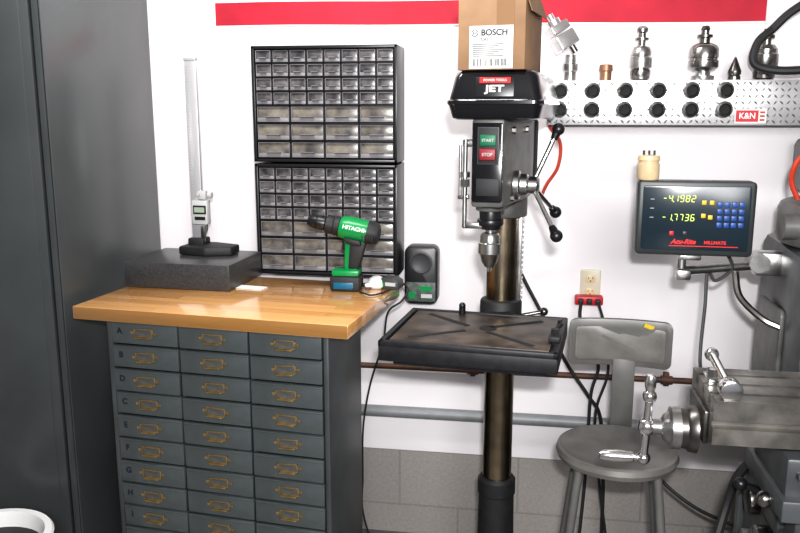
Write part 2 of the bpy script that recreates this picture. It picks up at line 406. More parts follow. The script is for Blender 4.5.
# ------------------------------------------------------------------ cordless drill
dr = root('cordless_drill', (-0.572, -0.37, 1.0705), 2, 'green and black cordless drill standing on its battery on the worktop', 'power drill')
dr.scale = (1.12, 1.12, 1.07)
TM = Matrix.Translation((0.014, 0, 0.188)) @ Matrix.Rotation(R(11), 4, 'Y')
def tl(b, prof, mi=0): b.lathe(prof, (0, 0, 0), (-1, 0, 0), 28, mi, M=TM)
b = B(); tl(b, [(0.012, -0.076), (0.028, -0.074), (0.033, -0.060), (0.036, -0.02), (0.037, 0.014), (0.034, 0.032), (0.030, 0.038)])
b.prism([(-0.008, 0.17), (0.052, 0.165), (0.026, 0.05), (-0.012, 0.05)], -0.016, 0.016, 'xz', 0.006)
b.prism([(-0.046, 0.064), (0.036, 0.064), (0.034, 0.046), (-0.044, 0.046)], -0.032, 0.032, 'xz', 0.004)
b.done('body', GREEN, dr)
b = B(); tl(b, [(0.026, 0.037), (0.0300, 0.040), (0.0300, 0.054), (0.027, 0.057), (0.0285, 0.060), (0.0285, 0.078), (0.023, 0.081), (0.012, 0.082)])
b.prism([(0.006, 0.150), (0.055, 0.152), (0.032, 0.066), (0.0, 0.066)], -0.0185, 0.0185, 'xz', 0.006)
tl(b, [(0.014, -0.082), (0.030, -0.076), (0.0350, -0.062), (0.0365, -0.044)])
b.prism([(-0.010, 0.167), (0.040, 0.157), (0.042, 0.140), (0.0, 0.148)], -0.036, 0.036, 'xz', 0.004)
for k in range(5): b.box((0.047+k*0.007, -0.0348, 0.168-k*0.0014), (0.003, 0.003, 0.016), 0.0008)
b.done('grip', BLKM, dr)
b = B(); tl(b, [(0.012, 0.081), (0.021, 0.083), (0.0225, 0.089), (0.0225, 0.104), (0.020, 0.106), (0.020, 0.108), (0.0220, 0.110), (0.020, 0.124), (0.012, 0.135), (0.004, 0.135)])
b.done('chuck', BLK, dr)
B().prism([(-0.006, 0.16), (-0.018, 0.155), (-0.016, 0.14), (-0.020, 0.125), (-0.004, 0.122)], -0.008, 0.008, 'xz', 0.003).done('trigger', BLK, dr)
B().box((-0.006, 0, 0.023), (0.088, 0.072, 0.045), 0.006).box((-0.006, 0, 0.004), (0.08, 0.066, 0.008), 0.002).done('battery', BLKM, dr)
B().box((-0.010, -0.0365, 0.018), (0.058, 0.002, 0.020), 0.0008).done('battery_sticker', TEAL, dr)
text('HITACHI', 0.0165, (0.022, -0.0380, 0.195), WPRINT, dr, rot=(90, 11, 0), bold=0.0004)

# ------------------------------------------------------------------ white cap, charger, wall device
o = B().lathe([(0.001, 0), (0.022, 0.0), (0.030, 0.008), (0.031, 0.018), (0.025, 0.032), (0.012, 0.040), (0.001, 0.041)]).box((-0.02, -0.026, 0.014), (0.03, 0.012, 0.012), 0.003, rot=(0, 0, 30)).done('plastic_cap', WHITEP, loc=(-0.485, -0.335, 1.0705))
top(o, 'small white rounded plastic cap on the worktop beside the drill', 'cap')
ch = root('battery_charger', (-0.433, -0.330, 1.0705), -12, 'low black and green battery charger on the corner of the worktop', 'charger')
B().prism([(-0.030, 0), (0.030, 0), (0.030, 0.026), (0.012, 0.038), (-0.030, 0.038)], -0.028, 0.028, 'xz', 0.003).done('body', DGREY, ch)
B().box((0.004, -0.0285, 0.018), (0.036, 0.002, 0.012)).done('socket', LGREY, ch)
B().box((-0.02, -0.0295, 0.018), (0.008, 0.002, 0.012)).done('indicator', GREEN, ch)
sp = root('wall_charger', (-0.370, -0.001, 0.955), 0, 'black rounded charging device with a round grille hanging beside the organizers', 'charger')
B().prism(rrect(0.122, 0.215, 0.026, 6, 0, 0.1075), -0.075, 0, 'xz', 0.008).done('body', BLK, sp)
B().lathe([(0.042, 0), (0.042, 0.004), (0.036, 0.006), (0.030, 0.002), (0.001, 0.002)], (0, -0.074, 0.155), (0, -1, 0)).done('grille', DGREY, sp)
B().box((0, -0.078, 0.048), (0.108, 0.010, 0.072), 0.003).done('front_plate', mat('gray_green_plastic', (0.11, 0.14, 0.125), 0.5, 0, 0.6, 60), sp)
B().box((0.018, -0.0835, 0.062), (0.044, 0.003, 0.016)).done('green_stripe', GREEN, sp)
B().box((-0.032, -0.0835, 0.036), (0.024, 0.003, 0.022)).done('green_stripe', GREEN, sp)
B().box((0.022, -0.0835, 0.034), (0.040, 0.003, 0.014)).done('paper_label', LGREY, sp)

# ------------------------------------------------------------------ bucket
bk = root('bucket', (-1.550, -0.94, 0), 0, 'white plastic bucket standing on the floor in front of the locker', 'bucket')
B().lathe([(0.135, 0), (0.166, 0.385), (0.180, 0.386), (0.182, 0.40), (0.176, 0.408), (0.156, 0.408), (0.152, 0.39), (0.125, 0.012), (0.001, 0.012)], seg=48).done('body', WHITEP, bk)
B().cyl((0, 0, 0.33), (0, 0, 0.36), 0.148, seg=40).done('contents', BLKM, bk)

# ------------------------------------------------------------------ drill press
dp = root('drill_press', (-0.068, -0.48, 0), -6.2, 'gray and black floor drill press with a worn cast table', 'drill press')
B().box((0, -0.14, 0.02), (0.30, 0.46, 0.04), 0.01).box((0, -0.2, 0.045), (0.22, 0.26, 0.015), 0.004).done('base', CAST, dp)
B().lathe([(0.085, 0.04), (0.085, 0.055), (0.062, 0.08), (0.056, 0.44), (0.060, 0.445), (0.060, 0.49), (0.052, 0.50)], seg=36).done('column_socket', BLKM, dp)
B().cyl((0, 0, 0.10), (0, 0, 1.60), 0.046, seg=36).done('column', COLM, dp)
b = B().box((0.052, -0.0, 1.24), (0.014, 0.02, 0.32), 0.002)
for k in range(20): b.box((0.060, 0, 1.09+k*0.0155), (0.008, 0.018, 0.006))
b.done('rack', STEEL, dp)
b = B().lathe([(0.064, 0.98), (0.064, 1.075), (0.060, 1.082), (0.05, 1.085)], seg=32)
b.prism([(-0.05, 0.99), (-0.24, 0.975), (-0.24, 1.01), (-0.05, 1.06)], -0.04, 0.04, 'yz', 0.006)
b.done('table_bracket', BLKM, dp)
B().cyl((0.06, 0.01, 1.03), (0.13, 0.02, 1.045), 0.006).sph((0.13, 0.02, 1.045), 0.013).done('table_crank', STEELD, dp)
TW, TD = 0.470, 0.375; tc_ = (-0.027, -0.262)
b = B().box((tc_[0], tc_[1], 1.022), (TW, TD, 0.046), 0.006, mi=1)
b.box((tc_[0], tc_[1], 1.0475), (TW-0.05, TD-0.05, 0.013), 0.001)
b.box((tc_[0], tc_[1]-TD/2+0.008, 1.047), (TW, 0.016, 0.018), 0.004, mi=1).box((tc_[0], tc_[1]+TD/2-0.008, 1.047), (TW, 0.016, 0.018), 0.004, mi=1)
b.box((tc_[0]-TW/2+0.008, tc_[1], 1.047), (0.016, TD, 0.018), 0.004, mi=1).box((tc_[0]+TW/2-0.008, tc_[1], 1.047), (0.016, TD, 0.018), 0.004, mi=1)
b.box((tc_[0], tc_[1], 0.995), (TW-0.06, TD-0.06, 0.03), 0.01, mi=1)
b.done('table', [TAB, TABE], dp)
for a in (38, -38):
    for s_ in (-1, 1):
        c = (tc_[0]+s_*0.125*math.cos(R(a)), tc_[1]+s_*0.125*math.sin(R(a)), 1.0545)
        B().box((0, 0, 0), (0.17, 0.016, 0.002), 0.0006).done('slot', DARK, dp, loc=c, rot=(0, 0, a))
B().cyl((tc_[0]+0.027, tc_[1]+0.012, 1.053), (tc_[0]+0.027, tc_[1]+0.012, 1.0555), 0.024).done('center_hole', DARK, dp)
B().cyl((-0.10, -0.11, 1.055), (-0.10, -0.11, 1.075), 0.010).sph((-0.10, -0.11, 1.08), 0.010).done('clamp_knob', BLK, dp)
B().box((0.19, -0.33, 1.064), (0.03, 0.05, 0.016), 0.004).cyl((0.19, -0.33, 1.07), (0.19, -0.33, 1.088), 0.012, seg=6).cyl((0.185, -0.30, 1.072), (0.20, -0.25, 1.080), 0.006).done('clamp', BLKM, dp)
# head casting
b = B().prism([(-0.041, -0.325), (0.043, -0.325), (0.058, -0.20), (0.080, -0.06), (0.080, 0.06), (-0.07, 0.06), (-0.07, -0.06), (-0.055, -0.2)], 1.40, 1.632, 'xy', 0.010)
b.cyl((0, 0, 1.34), (0, 0, 1.41), 0.072, seg=32, bev=0.006)
b.cyl((0, -0.25, 1.385), (0, -0.25, 1.41), 0.040, seg=28, bev=0.004)
b.done('head', CAST, dp)
for yy, zz in ((-0.24, 1.60), (-0.24, 1.42), (-0.10, 1.60), (-0.10, 1.42)):
    B().cyl((0.050 if yy < -0.2 else 0.070, yy, zz), (0.062 if yy < -0.2 else 0.080, yy, zz), 0.009, seg=6).done('bolt', STEELD, dp)
B().prism(rrect(0.080, 0.205, 0.006, 3, 0, 1.518), -0.333, -0.320, 'xz', 0.002, M=Matrix.Translation((0.001, 0, 0))).done('switch_plate', GLOSSB, dp)
B().box((0.003, -0.3345, 1.562), (0.056, 0.004, 0.096), 0.002).done('switch_bezel', DGREY, dp)
B().box((0.003, -0.3362, 1.562), (0.050, 0.003, 0.090), 0.001).done('switch_face', BLKM, dp)
g = B().box((0, 0, 0), (0.042, 0.010, 0.029), 0.003).done('start_button', GRNB, dp, loc=(0.003, -0.339, 1.576))
text('START', 0.0105, (0, -0.0056, 0), LGREY, g, bold=0.0001)
g = B().box((0, 0, 0), (0.042, 0.016, 0.029), 0.003).done('stop_button', REDBT, dp, loc=(0.003, -0.341, 1.540))
text('STOP', 0.0115, (0, -0.0086, 0), LGREY, g, bold=0.0001)
B().box((0.003, -0.334, 1.455), (0.060, 0.003, 0.045), 0.001).done('instruction_plate', BLKM, dp)
# quill / spindle / chuck
B().cyl((0, -0.25, 1.335), (0, -0.25, 1.40), 0.030, seg=28, bev=0.003).cyl((0, -0.25, 1.345), (0, -0.25, 1.362), 0.036, seg=28, bev=0.003).done('quill', BLK, dp)
B().lathe([(0.013, 1.340), (0.013, 1.326), (0.022, 1.324), (0.027, 1.316), (0.027, 1.298), (0.031, 1.296), (0.031, 1.268), (0.027, 1.264), (0.022, 1.244), (0.013, 1.230), (0.001, 1.230)], (0, -0.25, 0), seg=28).done('chuck', STEEL, dp)
for k in range(3):
    a = R(120*k+20); B().cyl((0.006*math.cos(a), -0.25+0.006*math.sin(a), 1.238), (0.004*math.cos(a), -0.25+0.004*math.sin(a), 1.218), 0.0045, seg=10).done('chuck_jaw', STEEL, dp)
b = B().cyl((-0.068, -0.27, 1.34), (-0.068, -0.27, 1.575), 0.006).box((-0.045, -0.262, 1.345), (0.06, 0.02, 0.018), 0.004)
b.cyl((-0.068, -0.27, 1.45), (-0.068, -0.27, 1.47), 0.013, seg=6).cyl((-0.068, -0.27, 1.475), (-0.068, -0.27, 1.49), 0.013, seg=20).box((-0.055, -0.25, 1.565), (0.045, 0.03, 0.02), 0.004)
b.cyl((-0.085, -0.25, 1.42), (-0.085, -0.25, 1.56), 0.004).box((-0.075, -0.25, 1.42), (0.03, 0.02, 0.012), 0.003)
b.done('depth_stop', STEEL, dp)
# feed handle
hx, hy, hz = 0.068, -0.20, 1.452
B().lathe([(0.040, 0), (0.040, 0.014), (0.032, 0.018), (0.030, 0.035), (0.024, 0.04), (0.024, 0.062), (0.016, 0.068), (0.001, 0.069)], (hx-0.012, hy, hz), (1, 0, 0)).done('feed_hub', STEEL, dp)
hc = Vector((hx+0.036, hy, hz))
for d in ((0.064, 0.02, 0.150), (0.058, 0.105, -0.085), (0.076, -0.08, -0.125)):
    e = hc+Vector(d)
    s_ = B().cyl(hc, e, 0.0065, seg=12).done('feed_spoke', CHROME, dp)
    B().sph(e, 0.017).cyl(hc+Vector(d)*0.82, e, 0.009, 0.014, seg=14).done('knob', BLK, s_)
# pulley cover
def capsule(x0, x1, y0, y1, rf, rb, n=8):
    p = []
    for (cx, cy, r, a0) in ((x1-rb, y1-rb, rb, 0), (x0+rb, y1-rb, rb, 90), (x0+rf, y0+rf, rf, 180), (x1-rf, y0+rf, rf, 270)):
        for k in range(n+1):
            a = R(a0+90*k/n); p.append((cx+r*math.cos(a), cy+r*math.sin(a)))
    return p
b = B()
t = bmesh.new(); levels = [(1.628, 0.016), (1.632, 0.010), (1.664, 0.002), (1.668, -0.002), (1.676, -0.002), (1.679, 0.003), (1.735, 0.015), (1.746, 0.020), (1.752, 0.030)]
rings = []
for z, ins in levels:
    rings.append([t.verts.new((x, y, z)) for x, y in capsule(-0.106+ins, 0.140-ins, -0.345+ins, 0.27-ins, 0.028, 0.09)])
for a_, b_ in zip(rings, rings[1:]):
    n = len(a_)
    for i in range(n): t.faces.new((a_[i], a_[(i+1) % n], b_[(i+1) % n], b_[i]))
t.faces.new(rings[0][::-1]); t.faces.new(rings[-1]); bmesh.ops.recalc_face_normals(t, faces=t.faces)
b.merge(t); b.done('pulley_cover', GLOSSB, dp)
B().box((0.017, -0.3352, 1.710), (0.098, 0.003, 0.050), 0.001, rot=(-12, 0, 0)).done('name_plate', BLK, dp)
B().box((0.017, -0.3335, 1.7265), (0.078, 0.003, 0.014), rot=(-12, 0, 0)).done('name_strip', REDT, dp)
text('POWER TOOLS', 0.0085, (0.017, -0.3352, 1.7265), WPRINT, dp, rot=(78, 0, 0))
text('JET', 0.024, (0.017, -0.3382, 1.705), WPRINT, dp, rot=(78, 0, 0), sx=1.45, bold=0.0006)
B().cyl((0.0, 0.20, 1.43), (0.0, 0.20, 1.625), 0.078, seg=32, bev=0.01).box((0.0, 0.10, 1.55), (0.10, 0.12, 0.05), 0.005).done('motor', BLKM, dp)

# cardboard box on press
bx = root('cardboard_box', (-0.078, -0.705, 1.7525), -11, 'brown cardboard tool box with a white label on the drill press', 'cardboard box')
BW, BD, BH = 0.172, 0.22, 0.175
B().box((0, 0, BH/2), (BW, BD, BH), 0.0015).box((0, 0, BH+0.001), (BW*0.98, 0.09, 0.002), rot=(2, 0, 0)).done('body', CARDB, bx)
B().box((BW/2+0.006, 0.0, BH-0.012), (0.002, BD*0.96, 0.050), rot=(0, -20, 0)).done('flap', CARDB, bx)
B().box((0.035, 0, BH/2+0.001), (0.045, BD+0.001, BH+0.002)).done('tape', TAPE, bx)
B().box((0.0, -BD/2-0.001, 0.055), (0.112, 0.001, 0.104)).done('paper_label', PAPER, bx)
B().lathe([(0.009, 0), (0.009, 0.0012), (0.007, 0.0012), (0.007, 0.0004), (0.001, 0.0004)], (-0.042, -BD/2-0.0010, 0.090), (0, -1, 0)).box((-0.042, -BD/2-0.0022, 0.090), (0.008, 0.0006, 0.0016)).box((-0.0455, -BD/2-0.0022, 0.090), (0.0016, 0.0006, 0.008)).box((-0.0385, -BD/2-0.0022, 0.090), (0.0016, 0.0006, 0.008)).done('emblem', INK, bx)
text('BOSCH', 0.021, (0.008, -BD/2-0.002, 0.090), INK, bx, bold=0.0006)
text('1591', 0.014, (-0.02, -BD/2-0.002, 0.073), INK, bx)
b = B()
for k in range(26): b.box((-0.048+k*0.0036, -BD/2-0.002, 0.018), (random.choice((0.0010, 0.0020)), 0.0006, 0.018))
b.done('barcode', INK, bx)
b = B()
for k in range(7): b.box((-0.008-0.006*(k % 3), -BD/2-0.002, 0.0625-k*0.0048), (0.080-0.012*(k % 3), 0.0006, 0.0018))
b.done('printed_lines', INK, bx)

# ------------------------------------------------------------------ tool rack
rk = root('tool_rack', (0.059, 0, 1.605), 0, 'long diamond-plate aluminum tool rack mounted on the wall', 'tool rack')
RWd = 1.10
B().box((RWd/2, -0.15, 0.0715), (RWd, 0.004, 0.143), 0.0015).box((RWd/2, -0.075, 0.141), (RWd, 0.15, 0.004), 0.001).box((RWd/2, -0.140, 0.002), (RWd, 0.022, 0.004), 0.001).box((0.003, -0.075, 0.0715), (0.004, 0.146, 0.14)).box((RWd-0.003, -0.075, 0.0715), (0.004, 0.146, 0.14)).box((RWd/2, -0.002, 0.07), (RWd, 0.004, 0.13)).done('shelf', DIAM, rk)
t = bmesh.new()
cols = int(RWd/0.0195)
for i in range(cols):
    for j in range(7):
        cx, cz = 0.010+i*0.0195, 0.011+j*0.0200
        a = R(45 if (i+j) % 2 else -45); u = Vector((math.cos(a), 0, math.sin(a)))*0.0092; v = Vector((-math.sin(a), 0, math.cos(a)))*0.0028
        c = Vector((cx, -0.1521, cz)); w = Vector((0, -0.0016, 0))
        q = [t.verts.new(p) for p in (c+u, c+v, c-u, c-v)]; pk = t.verts.new(c+w)
        for k in range(4): t.faces.new((q[k], q[(k+1) % 4], pk))
bmesh.ops.recalc_face_normals(t, faces=t.faces)
b = B(); b.merge(t); o = b.done('tread_pattern', STEEL, rk, ang=0.2); o['kind'] = 'stuff'
st = B().box((0, 0, 0), (0.096, 0.001, 0.046)).done('sticker', PAPER, rk, loc=(0.640, -0.1550, 0.029))
B().box((-0.010, -0.001, 0.0), (0.068, 0.001, 0.036)).done('sticker_print', RED, st)
for z in (0.012, 0.0, -0.012): B().box((0.036, -0.001, z), (0.015, 0.001, 0.006)).done('sticker_line', ORANGE, st)
text('K&N', 0.027, (-0.010, -0.0025, 0.0), WPRINT, st, sx=0.92, bold=0.0003)
pc = None
for j, zc in enumerate((1.605+0.110, 1.605+0.050)):
    for i in range(6):
        x = 0.099+i*0.1035
        if pc is None:
            pc = B().lathe([(0.0245, 0.0), (0.0270, 0.002), (0.0270, 0.008), (0.0240, 0.018), (0.0185, 0.020), (0.0160, 0.012), (0.001, 0.012)]).cyl((0, 0, 0.0115), (0, 0, 0.0132), 0.0160, mi=1)
            bmesh.ops.transform(pc.bm, matrix=Matrix.Rotation(R(90), 4, 'X'), verts=pc.bm.verts)
            pc = pc.done('collet', [STEELM, DARK], loc=(x, -0.1535, zc))
            top(pc, 'round steel collet with dark bore stored in the tool rack', 'collet', 'collets in the diamond-plate rack')
        else:
            q = pc.copy(); S.collection.objects.link(q); q.location = (x, -0.1535, zc)
ZT = 1.7485; YT = -0.085
bh = root('boring_head', (0.132, YT, ZT), 0, 'bright metal boring head angled on its arbor on the rack', 'machine tool')
B().lathe([(0.020, 0), (0.020, 0.03), (0.025, 0.034), (0.026, 0.055), (0.020, 0.058), (0.018, 0.085), (0.001, 0.086)]).done('arbor', STEEL, bh)
M_ = Matrix.Translation((-0.022, 0, 0.130)) @ Matrix.Rotation(R(-32), 4, 'Y') @ Matrix.Rotation(R(25), 4, 'Z')
B().prism(rrect(0.072, 0.052, 0.006, 4), -0.030, 0.030, 'xz', 0.004, M=M_).prism(rrect(0.066, 0.030, 0.004, 4, 0.0, 0.046), -0.028, 0.028, 'xz', 0.003, M=M_).lathe([(0.024, 0.06), (0.024, 0.078), (0.012, 0.082), (0.012, 0.100), (0.001, 0.101)], M=M_).done('head', mat('bright_steel', (0.85, 0.85, 0.85), 0.25, 0.9), bh)
B().lathe([(0.010, -0.05), (0.010, 0.0), (0.001, 0.001)], (0.015, 0, 0), M=M_).lathe([(0.008, 0), (0.008, 0.044), (0.001, 0.045)], (0, 0, 0), (1, 0, 0), M=M_).done('boring_bar', STEELD, bh)
o = B().lathe([(0.019, 0), (0.019, 0.03), (0.023, 0.033), (0.021, 0.052), (0.012, 0.054), (0.001, 0.054)]).done('collet', mat('bronze_collet', (0.30, 0.17, 0.11), 0.4, 0.7), loc=(0.249, YT, ZT)); top(o, 'short bronze-coloured collet standing on the rack', 'collet')
def chuck(x, k, lab, parts):
    r = root('drill_chuck', (x, YT, ZT), 0, lab, 'drill chuck')
    for nm, prof, m in parts:
        B().lathe([(a*k, z) for a, z in prof], seg=30).done(nm, m, r)
chuck(0.36, 1.0, 'silver drill chuck with arbor standing upright on the rack', [
    ('shell', [(0.022, 0), (0.030, 0.006), (0.033, 0.020), (0.033, 0.034), (0.028, 0.036), (0.028, 0.040)], STEELM),
    ('sleeve', [(0.034, 0.040), (0.036, 0.042), (0.036, 0.074), (0.034, 0.076), (0.030, 0.076), (0.030, 0.080), (0.033, 0.082), (0.033, 0.096), (0.026, 0.108), (0.014, 0.112)], STEEL),
    ('arbor', [(0.012, 0.108), (0.012, 0.128), (0.022, 0.129), (0.022, 0.137), (0.013, 0.138), (0.012, 0.152), (0.018, 0.156), (0.019, 0.166), (0.010, 0.174), (0.001, 0.175)], STEELM)])
chuck(0.558, 1.0, 'large wide steel drill chuck with flanged sleeve on the rack', [
    ('shell', [(0.034, 0), (0.036, 0.004), (0.036, 0.014), (0.024, 0.016), (0.022, 0.032)], STEEL),
    ('sleeve', [(0.030, 0.030), (0.046, 0.040), (0.047, 0.044), (0.047, 0.062), (0.043, 0.064), (0.043, 0.070), (0.046, 0.072), (0.046, 0.100), (0.040, 0.110), (0.024, 0.118)], STEELM),
    ('arbor', [(0.016, 0.114), (0.016, 0.134), (0.024, 0.136), (0.024, 0.144), (0.012, 0.146), (0.012, 0.158), (0.015, 0.162), (0.010, 0.172), (0.001, 0.173)], STEELD)])
o = B().lathe([(0.019, 0), (0.019, 0.012), (0.016, 0.014), (0.020, 0.02), (0.020, 0.03), (0.010, 0.055), (0.003, 0.072), (0.001, 0.074)]).done('lathe_center', STEELD, loc=(0.657, YT, ZT)); top(o, 'small pointed steel center standing on the rack', 'machine tool')
chuck(0.748, 1.0, 'dark steel chuck standing on the rack below the black hose', [
    ('shell', [(0.024, 0), (0.032, 0.006), (0.034, 0.03), (0.028, 0.036)], STEELD),
    ('sleeve', [(0.038, 0.038), (0.040, 0.042), (0.040, 0.080), (0.036, 0.084), (0.036, 0.096), (0.026, 0.110)], STEELM),
    ('arbor', [(0.014, 0.106), (0.014, 0.128), (0.024, 0.130), (0.024, 0.140), (0.012, 0.144), (0.010, 0.160), (0.001, 0.161)], STEELD)])
o = B().tube([(0.742, -0.16, 1.90), (0.70, -0.17, 1.86), (0.69, -0.18, 1.80), (0.74, -0.20, 1.775), (0.84, -0.22, 1.775), (1.0, -0.25, 1.80), (1.3, -0.10, 1.80), (1.5, -0.02, 1.8)], 0.013, 10)
o.tube([(0.742, -0.16, 1.90), (0.79, -0.17, 1.95), (0.86, -0.18, 1.99), (0.96, -0.18, 2.0), (1.2, -0.1, 2.0), (1.3, -0.01, 2.0)], 0.013, 10)
o = o.done('flexible_hose', BLKM); top(o, 'thick black flexible hose curling over the tool rack', 'hose')

# ------------------------------------------------------------------ outlet and plug
ou = root('wall_outlet', (0.237, 0, 1.032), 0, 'ivory electrical outlet on the white wall', 'outlet')
B().prism(rrect(0.072, 0.116, 0.006, 3), -0.006, 0, 'xz', 0.002).done('cover_plate', OUTL, ou)
for k in (-1, 1):
    s_ = B().prism(rrect(0.034, 0.030, 0.012, 5, 0, 0), -0.009, -0.004, 'xz', 0.001).done('socket', CREAM, ou, loc=(0, 0, k*0.024))
    B().box((-0.007, -0.0095, 0.004), (0.002, 0.001, 0.009)).box((0.007, -0.0095, 0.004), (0.002, 0.001, 0.008)).cyl((0, -0.0098, -0.007), (0, -0.009, -0.007), 0.0025).done('slot', DARK, s_)
ta = root('power_tap', (0.232, -0.0105, 0.985), 0, 'red multi-outlet power tap plugged in below the ivory outlet', 'power tap')
B().box((0, -0.022, 0), (0.098, 0.042, 0.032), 0.006).done('body', RED, ta)
for k in (-1, 0, 1): B().box((k*0.03, -0.0525, 0), (0.018, 0.02, 0.018), 0.003).done('plug', BLKM, ta)

# ------------------------------------------------------------------ pipes
o = B().cyl((-0.62, -0.022, 0.695), (1.6, -0.022, 0.695), 0.011, seg=14)
for x in (-0.2, 0.5, 1.1): o.cyl((x, -0.022, 0.695), (x+0.04, -0.022, 0.695), 0.016, seg=14).box((x+0.02, -0.01, 0.695), (0.02, 0.02, 0.05), 0.002)
o = o.done('iron_pipe', RUST); top(o, 'thin rusty iron pipe running along the wall', 'pipe')
o = B().cyl((-0.62, -0.024, 0.515), (1.6, -0.024, 0.515), 0.022, seg=18)
for x in (-0.1, 0.75): o.cyl((x, -0.024, 0.515), (x+0.06, -0.024, 0.515), 0.0238, seg=18)
o = o.done('conduit', PIPE); top(o, 'gray electrical conduit running along the wall above the blocks', 'pipe')

# ------------------------------------------------------------------ stool
so = root('stool', (0.278, -0.67, 0), -3, 'gray metal shop stool with round seat and backrest', 'stool')
B().lathe([(0.001, 0.668), (0.150, 0.668), (0.166, 0.674), (0.172, 0.688), (0.168, 0.702), (0.158, 0.705), (0.145, 0.699), (0.05, 0.697), (0.001, 0.697)], seg=48).done('seat', STOOLP, so)
for sx in (-1, 1):
    for sy in (-1, 1):
        B().cyl((sx*0.105, sy*0.095, 0.668), (sx*0.175, sy*0.165, 0), 0.0125, seg=14).cyl((sx*0.175, sy*0.165, 0.0), (sx*0.1725, sy*0.1625, 0.025), 0.016, seg=14).done('leg', STOOL, so)
B().tube([(0.195*math.cos(2*math.pi*k/24), 0.195*math.sin(2*math.pi*k/24), 0.25) for k in range(25)], 0.008, 8, 2).done('foot_ring', STOOL, so)
B().box((0.02, 0.175, 0.79), (0.066, 0.006, 0.25), 0.002).box((0.02, 0.12, 0.663), (0.066, 0.12, 0.006), 0.002).done('back_support', STOOL, so)
def curve_panel(bb, w, h, r, y0, th, mi, cz):
    bb2 = B(); bb2.prism(rrect(w, h, r, 6, 0, cz), y0, y0+th, 'xz', 0.003)
    bmesh.ops.triangulate(bb2.bm, faces=bb2.bm.faces)
    bmesh.ops.subdivide_edges(bb2.bm, edges=[e for e in bb2.bm.edges if e.calc_length() > 0.05], cuts=5)
    for v in bb2.bm.verts: v.co.y += -1.2*v.co.x**2
    for f in bb2.bm.faces: f.material_index = mi
    me = bpy.data.meshes.new('x'); bb2.bm.to_mesh(me); bb.bm.from_mesh(me); bb2.bm.free()
b = B(); curve_panel(b, 0.300, 0.145, 0.022, 0.180, 0.016, 0, 0.962)
b.done('backrest', STOOL, so, loc=(0.004, 0, 0))
b = B(); curve_panel(b, 0.262, 0.105, 0.015, 0.174, 0.010, 0, 0.960); b.done('backrest_pad', STOOLP, so, loc=(0.004, 0, 0))
B().box((0.085, 0.163, 1.020), (0.03, 0.004, 0.012), rot=(0, 20, 12)).done('tag', YEL, so, label='small yellow tag')

# ------------------------------------------------------------------ digital readout
dro = root('digital_readout', (0.458, -0.60, 1.258), -2, 'dark digital readout console with green digits and blue keypad', 'digital display')
B().prism(rrect(0.308, 0.205, 0.012, 4, 0, 0.1025), -0.03, 0.03, 'xz', 0.006).done('housing', DROB, dro)
B().prism(rrect(0.280, 0.176, 0.006, 3, 0, 0.104), -0.0325, -0.028, 'xz', 0.001).done('screen', SCREEN, dro)
SEG = {'0': 'abcdef', '1': 'bc', '2': 'abged', '3': 'abgcd', '4': 'fgbc', '5': 'afgcd', '6': 'afgedc', '7': 'abc', '8': 'abcdefg', '9': 'abcdfg', '-': 'g'}
def seg7(b, s, x, z, w, h, y):
    t_ = h*0.12
    for c in s:
        if c == '.':
            b.box((x-w*0.88, y, z-h/2), (t_*1.3, 0.001, t_*1.3)); continue
        for q in SEG[c]:
            p = {'a': (0, h/2, 1), 'g': (0, 0, 1), 'd': (0, -h/2, 1), 'f': (-w/2, h/4, 0), 'b': (w/2, h/4, 0), 'e': (-w/2, -h/4, 0), 'c': (w/2, -h/4, 0)}[q]
            sl = (p[1])*0.12
            b.box((x+p[0]+sl, y, z+p[1]), (w*0.85, 0.001, t_) if p[2] else (t_, 0.001, h*0.42))
        x += w*1.75
for s, z in (('-4.1982', 0.158), ('-1.7736', 0.106)):
    b = B(); seg7(b, s, -0.082, z, 0.0085, 0.017, -0.0335); b.done('digits', LED, dro)
for i in range(4):
    for j in range(4):
        B().box((0.062+i*0.0185, -0.0335, 0.143-j*0.0185), (0.0140, 0.004, 0.0140), 0.0015).done('key', BLUE, dro)
for x, z in ((0.020, 0.148), (0.040, 0.148), (0.020, 0.112), (0.038, 0.108)):
    B().box((x, -0.0335, z), (0.012, 0.004, 0.012), 0.0015).done('key', YEL, dro)
B().box((-0.06, -0.0335, 0.062), (0.012, 0.004, 0.012), 0.0015).done('key', RED, dro)
B().box((-0.025, -0.0335, 0.062), (0.012, 0.004, 0.012), 0.0015).done('key', DROB, dro)
for z in (0.155, 0.130, 0.105): B().box((-0.115, -0.0335, z), (0.010, 0.002, 0.0015)).done('print_mark', LGREY, dro)
text('Acu-Rite', 0.018, (-0.028, -0.0335, 0.039), REDT, dro, bold=0.0006, shear=0.3)
text('MILLMATE', 0.012, (0.055, -0.0335, 0.038), REDT, dro, sx=1.05, bold=0.0004)
B().box((0.025, -0.0335, 0.0275), (0.18, 0.001, 0.0022)).done('red_line', REDT, dro)
B().box((0.0, 0.03, -0.010), (0.06, 0.05, 0.020), 0.005).cyl((-0.02, 0.02, -0.045), (-0.02, 0.02, 0.0), 0.012).done('mount_bracket', STEEL, dro)
cp = root('ceramic_fitting', (0.330, -0.60, 1.4635), 0, 'cream ceramic fitting with small pins on top of the readout', 'fitting')
B().lathe([(0.026, 0), (0.030, 0.006), (0.030, 0.044), (0.027, 0.046), (0.027, 0.052), (0.030, 0.054), (0.028, 0.066), (0.018, 0.068), (0.001, 0.068)]).done('body', CREAM, cp)
for k in (-1, 0, 1): B().cyl((k*0.014, 0, 0.066), (k*0.014, 0, 0.080), 0.003, seg=8).done('pin', STEELD, cp)

